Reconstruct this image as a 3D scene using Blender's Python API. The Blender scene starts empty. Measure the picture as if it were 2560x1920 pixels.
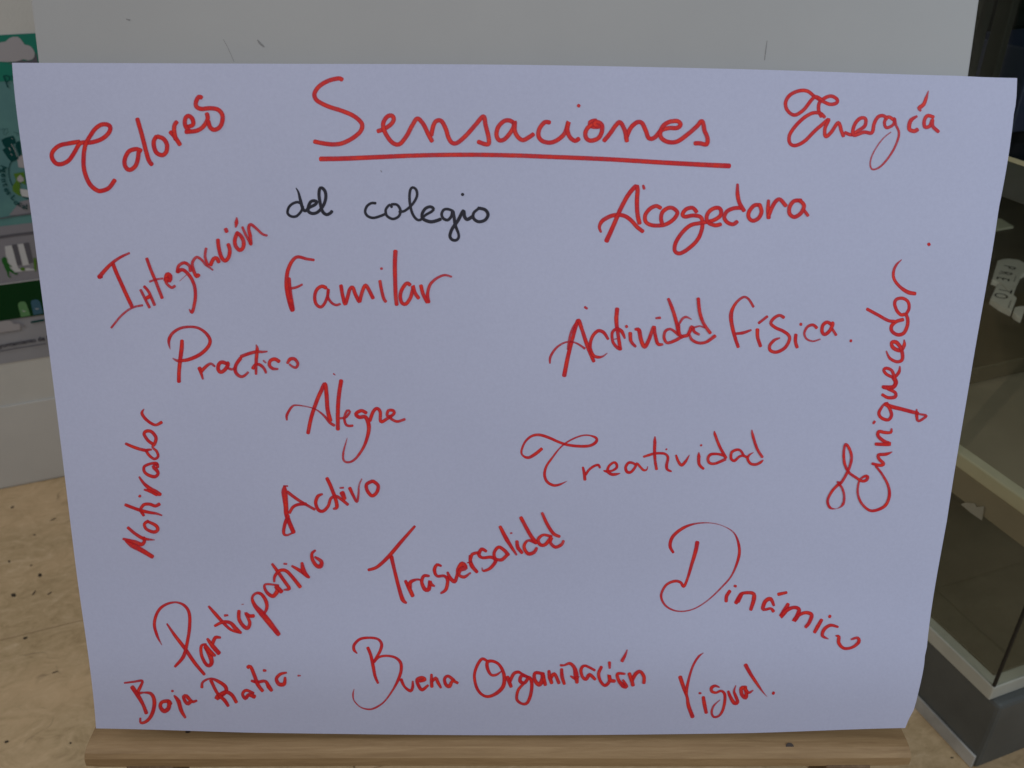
import bpy, bmesh, math, random
import numpy as np
from mathutils import Vector, Matrix
random.seed(7)
S = bpy.context.scene
COL = S.collection

# ------------------------------------------------------------------ camera
F = 2200.0; PITCH = math.radians(30.5); CAMZ = 1.1
cam = bpy.data.cameras.new('camera'); camo = bpy.data.objects.new('camera', cam); COL.objects.link(camo)
camo.location = (0, 0, CAMZ); camo.rotation_euler = (math.radians(90) - PITCH, 0, 0)
cam.sensor_width = 36; cam.lens = 36 * F / 2560; cam.clip_start = 0.02; cam.clip_end = 100
cam.dof.use_dof = True; cam.dof.focus_distance = 0.71; cam.dof.aperture_fstop = 10
S.camera = camo
# ------------------------------------------------------------------ world, lamps, exposure
W = bpy.data.worlds.new('World'); S.world = W; W.use_nodes = True
bg = W.node_tree.nodes['Background']; bg.inputs[0].default_value = (0.97, 0.96, 1.0, 1); bg.inputs[1].default_value = 0.165
def area(name, loc, target, size, energy, col, sy=None):
    l = bpy.data.lights.new(name, 'AREA'); l.size = size; l.energy = energy; l.color = col
    if sy: l.shape = 'RECTANGLE'; l.size_y = sy
    o = bpy.data.objects.new(name, l); COL.objects.link(o); o.location = loc
    o.rotation_euler = (Vector(target) - Vector(loc)).to_track_quat('-Z', 'Y').to_euler()
    return o
area('window_light', (1.15, -0.30, 1.35), (0.15, 0.57, 0.72), 0.5, 7.4, (0.74, 0.87, 1.0), 0.5)
area('hall_light', (-0.10, -0.50, 1.45), (0.0, 0.57, 0.72), 0.45, 3.6, (1.0, 0.965, 0.93), 0.45)
area('wall_fill', (-1.55, 0.60, 2.0), (-0.95, 1.3, 0.2), 0.7, 9.5, (0.97, 0.985, 1.0), 0.7)  # added fill lamp, brightens the left wall and floor but spares the sheet
S.view_settings.view_transform = 'Standard'; S.view_settings.look = 'None'
S.view_settings.exposure = 0; S.view_settings.gamma = 1
S.render.engine = 'CYCLES'

# ------------------------------------------------------------------ geometry helpers
C0 = np.array([0, 0, CAMZ])
def cam2w(v):
    x, y, z = v
    return np.array([x, z*math.cos(PITCH) + y*math.sin(PITCH), y*math.cos(PITCH) - z*math.sin(PITCH)])
def ray(px, py): return cam2w(np.array([px-1280, 960-py, F]) / F)   # measured photo point -> direction
def hit(px, py, P, N):
    D = ray(px, py); return C0 + D * (((P - C0) @ N) / (D @ N))
def flat(px, py, z):
    D = ray(px, py); return C0 + D * ((z - CAMZ) / D[2])
def unit(v): return v / np.linalg.norm(v)

def mat(name, base, rough=0.6, spec=0.5, metal=0.0):
    m = bpy.data.materials.new(name); m.use_nodes = True
    b = m.node_tree.nodes['Principled BSDF']
    b.inputs['Base Color'].default_value = (*base, 1); b.inputs['Roughness'].default_value = rough
    b.inputs['Metallic'].default_value = metal; b.inputs['Specular IOR Level'].default_value = spec
    return m
def nd(m, t, **k):
    n = m.node_tree.nodes.new(t)
    for a, b in k.items(): setattr(n, a, b)
    return n
def lk(m, a, b): m.node_tree.links.new(a, b)
def coords(m, scale=(1, 1, 1), rot=(0, 0, 0), kind='Object'):
    tc = nd(m, 'ShaderNodeTexCoord'); mp = nd(m, 'ShaderNodeMapping')
    mp.inputs['Scale'].default_value = scale; mp.inputs['Rotation'].default_value = rot
    lk(m, tc.outputs[kind], mp.inputs[0]); return mp.outputs[0]
def noise(m, vec, scale, detail=4, rough=0.55, dist=0.0):
    n = nd(m, 'ShaderNodeTexNoise'); n.inputs['Scale'].default_value = scale; n.inputs['Detail'].default_value = detail
    n.inputs['Roughness'].default_value = rough; n.inputs['Distortion'].default_value = dist
    lk(m, vec, n.inputs['Vector']); return n.outputs['Fac']
def ramp(m, fac, stops):
    r = nd(m, 'ShaderNodeValToRGB'); e = r.color_ramp.elements
    e[0].position = stops[0][0]; e[0].color = (*stops[0][1], 1)
    e[1].position = stops[-1][0]; e[1].color = (*stops[-1][1], 1)
    for p, c in stops[1:-1]:
        x = e.new(p); x.color = (*c, 1)
    lk(m, fac, r.inputs[0]); return r.outputs[0]
def mixc(m, fac, a, b, mode='MIX'):
    x = nd(m, 'ShaderNodeMix', data_type='RGBA', blend_type=mode)
    if isinstance(fac, float): x.inputs[0].default_value = fac
    else: lk(m, fac, x.inputs[0])
    for i, v in ((6, a), (7, b)):
        if isinstance(v, tuple): x.inputs[i].default_value = (*v, 1)
        else: lk(m, v, x.inputs[i])
    return x.outputs[2]
def bump(m, h, strength, dist):
    b = nd(m, 'ShaderNodeBump'); b.inputs['Strength'].default_value = strength; b.inputs['Distance'].default_value = dist
    lk(m, h, b.inputs['Height']); lk(m, b.outputs[0], m.node_tree.nodes['Principled BSDF'].inputs['Normal'])
def base(m, c): lk(m, c, m.node_tree.nodes['Principled BSDF'].inputs['Base Color'])
def speckle(m, a, b, scale, bstr=0.15, bd=0.0005, sc2=400):
    v = coords(m); f = noise(m, v, scale, 5); base(m, ramp(m, f, [(0.3, a), (0.7, b)]))
    bump(m, noise(m, v, sc2, 3), bstr, bd)

def link(name, me, m, parent=None, smooth=False):
    o = bpy.data.objects.new(name, me); COL.objects.link(o)
    if m: me.materials.append(m)
    if parent: o.parent = parent
    if smooth:
        for p in me.polygons: p.use_smooth = True
    return o
def mesh(name, verts, faces, m, parent=None, smooth=False):
    me = bpy.data.meshes.new(name); me.from_pydata([tuple(map(float, v)) for v in verts], [], faces); me.update()
    return link(name, me, m, parent, smooth)
def bevelled(name, bm, m, parent, bev, seg=2):
    if bev: bmesh.ops.bevel(bm, geom=bm.edges[:], offset=bev, segments=seg, profile=0.5, affect='EDGES')
    bmesh.ops.recalc_face_normals(bm, faces=bm.faces[:])
    me = bpy.data.meshes.new(name); bm.to_mesh(me); bm.free()
    return link(name, me, m, parent)
def obox(name, O, ax, ay, az, x0, x1, y0, y1, z0, z1, m, parent=None, bev=0.0, seg=2):
    """a box in the frame (O; ax, ay, az)"""
    bm = bmesh.new(); v = []
    for z in (z0, z1):
        for x, y in ((x0, y0), (x1, y0), (x1, y1), (x0, y1)):
            v.append(bm.verts.new(tuple(O + ax*x + ay*y + az*z)))
    for f in ((0, 3, 2, 1), (4, 5, 6, 7), (0, 1, 5, 4), (1, 2, 6, 5), (2, 3, 7, 6), (3, 0, 4, 7)):
        bm.faces.new([v[i] for i in f])
    return bevelled(name, bm, m, parent, bev, seg)
def prism(name, pts, off, m, parent=None, bev=0.0):
    """outline pts (3-D) extruded by the vector off"""
    bm = bmesh.new(); a = [bm.verts.new(tuple(p)) for p in pts]; b = [bm.verts.new(tuple(np.array(p) + off)) for p in pts]
    n = len(pts); bm.faces.new(a[::-1]); bm.faces.new(b)
    for i in range(n): bm.faces.new((a[i], a[(i+1) % n], b[(i+1) % n], b[i]))
    return bevelled(name, bm, m, parent, bev)
def tag(o, label=None, cat=None, group=None, kind=None):
    if label: o['label'] = label
    if cat: o['category'] = cat
    if group: o['group'] = group
    if kind: o['kind'] = kind
    return o
def thing(name, loc, label, cat):
    o = bpy.data.objects.new(name, None); COL.objects.link(o); o.empty_display_size = 0.05
    o['label'] = label; o['category'] = cat; o['base'] = [float(x) for x in loc]
    return o
UP = np.array([0, 0, 1.0])

# ------------------------------------------------------------------ frames of the place
r = unit(cam2w(np.array([108852, -860, 2200.]))); d = unit(cam2w(np.array([-144, -7950, 2200.])))
d = unit(d - r*(d @ r)); u = -d; n = np.cross(r, u)           # the leaning sheet: right, up, towards us
P0 = C0 + ray(1280, 960)*0.673                                # a point of the sheet
def hd(a): a = math.radians(a); return np.array([math.sin(a), math.cos(a), 0.0])
WALLP = flat(80, 1206, 0.0); WX = hd(69); WN = np.array([WX[1], -WX[0], 0.0])     # the back wall (WN faces us)
K = np.array([0.644, 0.808, 0.0]); CB = hd(-20.5); CR = np.array([CB[1], -CB[0], 0.0])  # cabinet corner, back and right

# ------------------------------------------------------------------ materials
paper = mat('card_paper', (0.60, 0.60, 0.70), 0.75, 0.25)
v = coords(paper); pcol = ramp(paper, noise(paper, v, 5.0, 3), [(0.3, (0.535, 0.56, 0.74)), (0.7, (0.565, 0.59, 0.775))])
pgr = ramp(paper, noise(paper, v, 420, 5, 0.7), [(0.3, (0.93, 0.93, 0.94)), (0.7, (1.0, 1.0, 1.0))])
pcol = mixc(paper, 1.0, pcol, pgr, 'MULTIPLY'); base(paper, pcol)
bump(paper, noise(paper, v, 900, 4), 0.12, 0.0003)
panel_m = mat('coated_panel', (0.56, 0.57, 0.53), 0.5, 0.35)
v = coords(panel_m); base(panel_m, ramp(panel_m, noise(panel_m, v, 5.0, 6, 0.6), [(0.3, (0.375, 0.375, 0.375)), (0.7, (0.41, 0.41, 0.405))]))
bump(panel_m, noise(panel_m, v, 500, 3), 0.15, 0.0003)
wallm = mat('painted_plaster', (0.55, 0.56, 0.55), 0.8, 0.3)
speckle(wallm, (0.60, 0.61, 0.59), (0.68, 0.69, 0.67), 6, 0.25, 0.001, 220)
skirt_m = mat('painted_baseboard', (0.56, 0.57, 0.57), 0.55); speckle(skirt_m, (0.60, 0.61, 0.60), (0.67, 0.68, 0.67), 6, 0.1, 0.0005, 200)
grout = mat('tile_grout', (0.20, 0.15, 0.09), 0.9); speckle(grout, (0.26, 0.20, 0.125), (0.36, 0.28, 0.18), 60)

def travertine(name, seed):
    m = mat(name, (0.5, 0.36, 0.2), 0.42, 0.4)
    tc = nd(m, 'ShaderNodeTexCoord'); mp = nd(m, 'ShaderNodeMapping')
    mp.inputs['Rotation'].default_value = (0, 0, math.radians(22)); mp.inputs['Location'].default_value = (seed*3.1, seed*1.7, 0)
    mp.inputs['Scale'].default_value = (1.0, 1.5, 1.0)
    lk(m, tc.outputs['Object'], mp.inputs[0]); v = mp.outputs[0]
    a = ramp(m, noise(m, v, 22, 10, 0.72, 1.2), [(0.30, (0.38, 0.265, 0.14)), (0.44, (0.52, 0.375, 0.21)), (0.56, (0.59, 0.43, 0.25)), (0.70, (0.70, 0.535, 0.34))])
    b = ramp(m, noise(m, v, 70, 7, 0.65), [(0.35, (0.70, 0.66, 0.58)), (0.6, (1.0, 1.0, 1.0))])
    c = mixc(m, 0.8, a, b, 'MULTIPLY')
    pk = ramp(m, noise(m, v, 4, 3), [(0.45, (0, 0, 0)), (0.7, (1, 1, 1))])
    c = mixc(m, pk, c, (0.72, 0.50, 0.29)); c = mixc(m, 0.5, c, a)
    vo = nd(m, 'ShaderNodeTexVoronoi', feature='F1'); vo.inputs['Scale'].default_value = 26; lk(m, v, vo.inputs['Vector'])
    gate = ramp(m, noise(m, v, 12, 2), [(0.68, (0.0, 0, 0)), (0.74, (1, 1, 1))])
    hole = ramp(m, vo.outputs['Distance'], [(0.045, (1, 1, 1)), (0.085, (0, 0, 0))])
    hm = mixc(m, 1.0, hole, gate, 'MULTIPLY')
    c = mixc(m, hm, c, (0.05, 0.03, 0.015))
    vein = nd(m, 'ShaderNodeTexVoronoi', feature='DISTANCE_TO_EDGE'); vein.inputs['Scale'].default_value = 7
    n2 = nd(m, 'ShaderNodeTexNoise'); n2.inputs['Scale'].default_value = 14; lk(m, v, n2.inputs['Vector'])
    ad = nd(m, 'ShaderNodeMix', data_type='VECTOR'); ad.inputs[0].default_value = 0.12; lk(m, v, ad.inputs[4]); lk(m, n2.outputs['Color'], ad.inputs[5])
    lk(m, ad.outputs[1], vein.inputs['Vector'])
    vm = ramp(m, vein.outputs['Distance'], [(0.0, (1, 1, 1)), (0.02, (0, 0, 0))])
    vg = ramp(m, noise(m, v, 10, 3), [(0.52, (0, 0, 0)), (0.66, (0.75, 0.75, 0.75))])
    c = mixc(m, mixc(m, 1.0, vm, vg, 'MULTIPLY'), c, (0.20, 0.13, 0.07))
    base(m, c)
    inv = nd(m, 'ShaderNodeInvert'); lk(m, hm, inv.inputs[1]); bump(m, inv.outputs[0], 0.6, 0.002)
    return m
trav = [travertine('travertine_%s' % k, i) for i, k in enumerate(('warm', 'veined', 'pitted'))]

def wood(name, dark, mid, light, axis):
    m = mat(name, mid, 0.55, 0.35)
    tc = nd(m, 'ShaderNodeTexCoord')
    # coordinates along / across the bar
    vm = nd(m, 'ShaderNodeVectorMath', operation='DOT_PRODUCT'); lk(m, tc.outputs['Object'], vm.inputs[0]); vm.inputs[1].default_value = tuple(axis)
    sub = nd(m, 'ShaderNodeVectorMath', operation='SCALE'); sub.inputs[0].default_value = tuple(axis); lk(m, vm.outputs['Value'], sub.inputs['Scale'])
    sc = nd(m, 'ShaderNodeVectorMath', operation='SCALE'); lk(m, sub.outputs[0], sc.inputs[0]); sc.inputs['Scale'].default_value = -0.94
    ad = nd(m, 'ShaderNodeVectorMath', operation='ADD'); lk(m, tc.outputs['Object'], ad.inputs[0]); lk(m, sc.outputs[0], ad.inputs[1])
    v = ad.outputs[0]
    g = noise(m, v, 190, 8, 0.75, 0.5); b2 = noise(m, v, 28, 4, 0.5, 0.4)
    c = ramp(m, g, [(0.3, dark), (0.5, mid), (0.72, light)])
    c2 = ramp(m, b2, [(0.3, (0.72, 0.68, 0.62)), (0.65, (1, 1, 1))])
    base(m, mixc(m, 1.0, c, c2, 'MULTIPLY')); bump(m, g, 0.25, 0.0006)
    return m
pine = wood('raw_wood', (0.275, 0.172, 0.082), (0.35, 0.226, 0.112), (0.44, 0.295, 0.155), r)
leg_wood = wood('leg_wood', (0.14, 0.085, 0.045), (0.19, 0.12, 0.065), (0.26, 0.17, 0.10), u)

def ink(name, c0, c1, c2):
    m = bpy.data.materials.new(name); m.use_nodes = True; nt = m.node_tree; nt.nodes.clear()
    out = nd(m, 'ShaderNodeOutputMaterial'); mx = nd(m, 'ShaderNodeMixShader'); tr = nd(m, 'ShaderNodeBsdfTransparent')
    pb = nd(m, 'ShaderNodeBsdfPrincipled'); pb.inputs['Roughness'].default_value = 0.5; pb.inputs['Specular IOR Level'].default_value = 0.25
    at = nd(m, 'ShaderNodeAttribute', attribute_name='ink_amount')
    v = coords(m); g = noise(m, v, 120, 4); co = nd(m, 'ShaderNodeAttribute', attribute_name='core_amount')
    cc = mixc(m, co.outputs['Fac'], c0, ramp(m, g, [(0.35, c1), (0.65, c2)])); lk(m, cc, pb.inputs['Base Color'])
    g2 = noise(m, v, 1500, 3)
    mr = nd(m, 'ShaderNodeMapRange'); mr.inputs[1].default_value = 0.3; mr.inputs[2].default_value = 0.7; mr.inputs[3].default_value = 0.86; mr.inputs[4].default_value = 1.04
    lk(m, g2, mr.inputs[0])
    g3 = noise(m, v, 420, 3, 0.7); m3 = nd(m, 'ShaderNodeMapRange'); m3.inputs[1].default_value = 0.35; m3.inputs[2].default_value = 0.6; m3.inputs[3].default_value = 0.72; m3.inputs[4].default_value = 1.0; lk(m, g3, m3.inputs[0])
    m4 = nd(m, 'ShaderNodeMath', operation='MULTIPLY'); lk(m, m3.outputs[0], m4.inputs[0]); lk(m, mr.outputs[0], m4.inputs[1])
    mu = nd(m, 'ShaderNodeMath', operation='MULTIPLY', use_clamp=True); lk(m, at.outputs['Fac'], mu.inputs[0]); lk(m, m4.outputs[0], mu.inputs[1])
    lk(m, mu.outputs[0], mx.inputs[0]); lk(m, tr.outputs[0], mx.inputs[1]); lk(m, pb.outputs[0], mx.inputs[2]); lk(m, mx.outputs[0], out.inputs[0])
    return m
red_ink = ink('red_marker_ink', (0.58, 0.012, 0.030), (0.74, 0.020, 0.016), (0.93, 0.052, 0.018))
black_ink = ink('black_marker_ink', (0.03, 0.03, 0.05), (0.008, 0.008, 0.014), (0.016, 0.016, 0.026))
graphite = ink('grey_scuff', (0.27, 0.27, 0.27), (0.24, 0.24, 0.24), (0.29, 0.29, 0.28))

# ------------------------------------------------------------------ floor and wall
floor = mesh('floor', [(-7, -5, -0.012), (7, -5, -0.012), (7, 7, -0.012), (-7, 7, -0.012)], [(0, 1, 2, 3)], grout); tag(floor, kind='structure')
TP = 0.455; TW = 0.60; FX, FY = WX, -WN      # tiles run along the wall
jo = flat(169, 1540, 0); jx = (jo - WALLP) @ WX
tile_mesh = {}
tb = bmesh.new(); h = TP/2 - 0.0006; hw = TW/2 - 0.0006
for z in (-0.012, 0.0):
    for x, y in ((-hw, -h), (hw, -h), (hw, h), (-hw, h)): tb.verts.new((x, y, z))
tb.verts.ensure_lookup_table()
for f in ((4, 5, 6, 7), (0, 1, 5, 4), (1, 2, 6, 5), (2, 3, 7, 6), (3, 0, 4, 7)): tb.faces.new([tb.verts[i] for i in f])
bmesh.ops.bevel(tb, geom=[e for e in tb.edges if all(abs(vv.co.z) < 1e-6 for vv in e.verts)], offset=0.0012, segments=1, affect='EDGES')
bmesh.ops.recalc_face_normals(tb, faces=tb.faces[:])
for k in range(3):
    me = bpy.data.meshes.new('floor_tile'); tb.to_mesh(me); me.materials.append(trav[k]); tile_mesh[k] = me
tb.free()
ang = math.atan2(WX[1], WX[0])
first = True
for i in range(-4, 6):
    for j in range(0, 8):
        c = WALLP + WX*(-0.12 + (i+0.5)*TW) + WN*((j+0.5)*TP)
        if j == 7 and i < -2: continue
        o = bpy.data.objects.new('floor_tile', tile_mesh[(i*2 + j*5) % 3 if not (i == -1 and j == 0) else 0]); COL.objects.link(o)
        o.location = (c[0], c[1], random.uniform(-0.0003, 0.0003)); o.rotation_euler = (0, 0, ang + math.pi*((i*3+j) % 2)); o.parent = floor
wall = obox('wall', WALLP, WX, WN, UP, -3.0, 3.6, -0.2, 0.0, -0.012, 2.7, wallm); tag(wall, kind='structure')
obox('baseboard', WALLP, WX, WN, UP, -3.0, 3.6, 0.0005, 0.0028, 0.0015, 0.187, skirt_m, wall, 0.002)

pit = mat('pit_shadow_stone', (0.05, 0.035, 0.02), 0.8)
for px, py, w, h_, a in ((34, 1488, 6.5, 5, 0), (100, 1438, 5, 5, 0.4), (63, 1595, 6, 4, 0.3), (31, 1268, 5, 2.2, 0.5), (86, 1337, 4, 1.3, 0), (85, 1482, 8, 1.6, 0.9), (124, 1483, 7, 1.8, 0.5), (138, 1680, 9, 1.2, 0.35), (16, 1854, 6, 3, 0.3), (176, 1857, 3.5, 2.2, 0.3), (23, 1403, 3, 3, 0), (133, 1298, 9, 1.1, 0.4), (78, 1413, 4, 1.4, 0.3), (2380, 1894, 4, 2.5, 0)):
    q = [flat(px + w*math.cos(t)*math.cos(a) + h_*math.sin(t)*math.sin(a)*random.uniform(.6, 1.2), py - w*math.cos(t)*math.sin(a) + h_*math.sin(t)*math.cos(a)*random.uniform(.6, 1.2), 0.0007) for t in np.linspace(0, 2*math.pi, 12)[:-1]]
    mesh('stone_pit', q[::-1], [tuple(range(11))], pit, floor)

# ------------------------------------------------------------------ poster on the wall
def wp(px, py, off=0.0):
    return hit(px, py, WALLP + WN*off, WN)
teal = mat('poster_teal_ink', (0.06, 0.20, 0.19), 0.45)
v = coords(teal); base(teal, ramp(teal, noise(teal, v, 14, 3), [(0.35, (0.10, 0.235, 0.26)), (0.65, (0.13, 0.30, 0.30))]))
tealb = mat('poster_bright_teal', (0.02, 0.22, 0.16), 0.45)
darkt = mat('poster_dark_teal', (0.003, 0.06, 0.06), 0.45)
greyc = mat('poster_grey_cloud', (0.42, 0.41, 0.44), 0.5)
posterw = mat('poster_paper', (0.27, 0.28, 0.31), 0.4); speckle(posterw, (0.32, 0.33, 0.37), (0.38, 0.39, 0.43), 9, 0.05, 0.0003)
pgrey = mat('poster_shade_grey', (0.12, 0.12, 0.145), 0.5)
pgrey2 = mat('poster_mid_grey', (0.27, 0.27, 0.31), 0.5)
pwhite = mat('poster_white', (0.60, 0.62, 0.65), 0.5)
dgreen = mat('poster_dark_green', (0.004, 0.045, 0.012), 0.4)
lgreen = mat('poster_leaf_green', (0.10, 0.22, 0.03), 0.5)
mgreen = mat('poster_grass_green', (0.025, 0.14, 0.03), 0.5)
bing = mat('poster_pale_green', (0.13, 0.30, 0.13), 0.5)
binb = mat('poster_blue', (0.055, 0.14, 0.21), 0.5)
ptext = mat('poster_text_ink', (0.03, 0.03, 0.05), 0.5)
for m_ in (teal, tealb, darkt, greyc, posterw, pgrey, pgrey2, pwhite, dgreen, lgreen, mgreen, bing, binb, ptext): m_.node_tree.nodes['Principled BSDF'].inputs['Specular IOR Level'].default_value = 0.12
poster = thing('poster', wp(60, 900), 'green and grey municipal poster taped on the wall, left of the leaning sheet', 'poster')
sL, sR = -0.19, 0.232
PO = WALLP
obox('sheet', PO, WX, WN, UP, sL, sR, 0.0004, 0.0010, 0.278, 0.862, posterw, poster)
def patch(name, pts, m, layer):
    q = [wp(x, y, 0.0010 + 0.00025*layer) for x, y in pts]
    return mesh(name, q, [tuple(range(len(q)))[::-1]], m, poster)
def rect(name, s0, s1, z0, z1, m, layer):
    o = 0.0010 + 0.00025*layer
    q = [PO + WX*s + WN*o + UP*z for s, z in ((s0, z0), (s1, z0), (s1, z1), (s0, z1))]
    return mesh(name, q, [(0, 1, 2, 3)], m, poster)
rect('sky_band', sL, sR, 0.545, 0.862, teal, 1)
rect('top_band', sL, sR, 0.79, 0.8618, tealb, 2)
patch('cloud', [(-60, 150), (-60, 120), (-25, 112), (0, 106), (14, 104), (22, 96), (32, 92), (44, 92), (51, 97), (57, 105), (62, 112), (70, 113), (78, 117), (84, 125), (87, 133), (86, 142), (80, 149), (70, 151), (60, 148), (52, 150), (40, 154), (20, 155), (0, 154), (-40, 156)], greyc, 4)
patch('cloud_shadow', [(52, 150), (66, 152), (80, 151), (88, 140), (90, 130), (96, 160), (20, 160)], pgrey, 3)
# the leaf-like emblem and its ring
patch('emblem_leaf', [(3, 350), (14, 344), (33, 339), (38, 348), (40, 359), (30, 361), (13, 369), (8, 362)], darkt, 3)
patch('emblem_leaf', [(6, 375), (28, 359), (33, 362), (40, 380), (47, 397), (29, 405), (20, 396)], darkt, 4)
patch('emblem_leaf', [(41, 355), (50, 352), (53, 386), (49, 392), (38, 366)], darkt, 5)
def wstroke(name, pts, w, m, layer):
    q = []
    P = [np.array(p, float) for p in pts]
    for i, p in enumerate(P):
        t = P[min(i+1, len(P)-1)] - P[max(i-1, 0)]; t = t/np.linalg.norm(t); nn = np.array([-t[1], t[0]])*w/2
        q += [wp(*(p+nn), 0.0010+0.00025*layer), wp(*(p-nn), 0.0010+0.00025*layer)]
    return mesh(name, q, [(2*i, 2*i+1, 2*i+3, 2*i+2) for i in range(len(P)-1)], m, poster)
wstroke('emblem_ring', [(29, 403), (25, 410), (22, 422), (22, 436), (25, 450), (31, 464)], 2.2, darkt, 4)
wstroke('emblem_ring', [(57, 492), (62, 494), (68, 496), (90, 496)], 2.4, darkt, 4)
for a, b in (((22, 369), (26, 376)), ((27, 384), (31, 389)), ((30, 345), (31, 348)), ((28, 360), (36, 372)), ((36, 372), (43, 392))):
    wstroke('emblem_highlight', [a, b], 1.0, pwhite, 6)
patch('white_blob', [(43, 398), (50, 388), (60, 388), (70, 415), (60, 420), (46, 418)], greyc, 3)
patch('green_figure', [(34, 434), (46, 432), (60, 430), (64, 462), (50, 456), (50, 470), (49, 480), (53, 491), (42, 486), (32, 478), (31, 466), (40, 452)], lgreen, 5)
patch('white_figure', [(42, 446), (50, 437), (58, 444), (60, 452), (50, 456), (44, 452)], greyc, 6)
patch('white_figure', [(50, 472), (80, 476), (80, 494), (56, 491), (52, 484)], pwhite, 6)
patch('pale_corner', [(23, 538), (50, 504), (80, 497), (130, 505), (130, 535)], pgrey2, 3)
wstroke('fold_line', [(-60, 556), (0, 546), (30, 541), (75, 534), (130, 526)], 3.0, pgrey, 7)
# grey building facade with windows, the small green players
rect('facade', sL, sR, 0.43, 0.5455, pgrey2, 3)
wstroke('cornice', [(-60, 603), (0, 593), (40, 587), (83, 582), (130, 575)], 7, pgrey, 5)
patch('facade_window', [(29, 612), (41, 610), (55, 662), (43, 664)], pgrey, 5)
patch('facade_window', [(58, 608), (72, 606), (84, 656), (72, 659)], pgrey, 5)
patch('facade_wall', [(12, 616), (29, 613), (46, 672), (72, 670), (90, 675), (20, 682)], pwhite, 4)
patch('facade_wall', [(44, 611), (58, 609), (73, 662), (57, 664)], pwhite, 4)
patch('player', [(4, 648), (8, 643), (15, 643), (18, 649), (18, 655), (22, 660), (31, 667), (30, 668), (23, 664), (25, 670), (33, 677), (38, 683), (45, 682), (44, 685), (39, 687), (32, 683), (24, 679), (22, 683), (23, 690), (29, 693), (23, 694), (19, 689), (17, 680), (12, 671), (9, 662), (5, 656)], mgreen, 7)
patch('player', [(84, 645), (89, 645), (91, 652), (91, 672), (88, 680), (85, 670)], lgreen, 7)
patch('ball', [(50, 673), (53, 669), (58, 668), (62, 671), (63, 674), (60, 677), (54, 677)], lgreen, 7)
z1 = wp(0, 711)[2]; z0 = wp(0, 801)[2]
rect('green_band', sL, sR, z0, z1, dgreen, 6)
rect('white_rule', sL, sR, z1, z1+0.0016, pwhite, 7)
patch('pale_green_bin', [(45, 764), (46, 758), (52, 754), (61, 754), (66, 759), (76, 789), (53, 793)], bing, 8)
patch('blue_bin', [(77, 756), (79, 751), (86, 749), (94, 749), (100, 755), (108, 783), (84, 788)], binb, 8)
wstroke('bin_highlight', [(56, 776), (60, 779), (64, 777)], 1.6, pwhite, 9)
wstroke('bin_highlight', [(88, 771), (93, 773), (97, 771)], 1.6, pwhite, 9)
wstroke('green_dash', [(77, 806), (94, 803), (111, 800)], 5, darkt, 8)
patch('grey_car', [(-30, 812), (0, 804), (12, 802), (24, 801), (30, 805), (34, 810), (48, 810), (51, 815), (50, 824), (0, 832), (-30, 835)], greyc, 8)
patch('car_shadow', [(30, 803), (50, 806), (62, 812), (58, 818), (51, 812), (36, 809)], pgrey2, 7)
def text_mesh(name, s, size, O, ax, ay, m, parent, align='LEFT', bold=0.0):
    cu = bpy.data.curves.new(name, 'FONT'); cu.body = s; cu.size = size; cu.align_x = align; cu.offset = bold
    t = bpy.data.objects.new(name, cu); COL.objects.link(t)
    me = bpy.data.meshes.new_from_object(t.evaluated_get(bpy.context.evaluated_depsgraph_get())); bpy.data.objects.remove(t)
    for vv in me.vertices:
        q = O + ax*vv.co.x + ay*vv.co.y; vv.co = tuple(q)
    me.materials.clear(); return link(name, me, m, parent)
def wtext(s, a, b, size, m, layer, name='printed_text'):
    A, B = wp(*a), wp(*b); o = 0.0010+0.00025*layer
    ax = unit(B - A); ax = unit(WX*(ax @ WX) + UP*(ax @ UP)); ay = np.cross(WN, ax); ay = ay if ay[2] > 0 or abs(ax[2]) > 0.7 else ay
    ay = np.cross(ax, -WN) if np.cross(ax, -WN) @ np.cross(WN, ax) < 0 else np.cross(WN, ax)
    return text_mesh(name, s, size, A + WN*o - WN*0, ax, ay, m, poster, bold=0.0003)
L1 = wtext('Ayuntamiento de M', (-12, 870), (112, 849), 0.0125, ptext, 9); L1['label'] = 'dark grey line reading Ayuntamiento de M'
wstroke('text_line', [(-60, 892), (0, 878.5), (40, 871), (80, 865), (116, 859)], 2.2, pgrey, 9)
wstroke('printed_letter', [(9, 190), (20, 219)], 3.0, darkt, 8)
wstroke('printed_letter', [(8, 190), (18, 189), (24, 192), (24, 199), (17, 206)], 2.6, darkt, 8)
wstroke('printed_letter', [(28, 190), (33, 190), (33, 197)], 2.6, darkt, 8)
wstroke('doodle', [(0, 324), (8, 323), (20, 322), (20, 331), (12, 338), (8, 333), (12, 324)], 1.0, darkt, 8)
wstroke('doodle', [(34, 330), (47, 334), (42, 338)], 1.0, darkt, 8)
for ch, x, y, a in (('g', 2, 421, -75), ('e', 3, 432, -75), ('n', 3, 445, -72), ('t', 7, 458, -66), ('e', 10, 470, -55), ('s', 16, 480, -45), ('L', 27, 492, -38), ('o', 35, 505, -28), ('c', 46, 510, -18), ('a', 57, 517, -10), ('l', 67, 519, -4), ('A', 2, 411, -80)):
    a = math.radians(a); dx, dy = math.cos(a), -math.sin(a)
    wtext(ch, (x-2*dx - 0*dy, y-2*dy+3), (x+4*dx, y+4*dy+3), 0.0135, darkt, 8, 'printed_letter')

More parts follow.
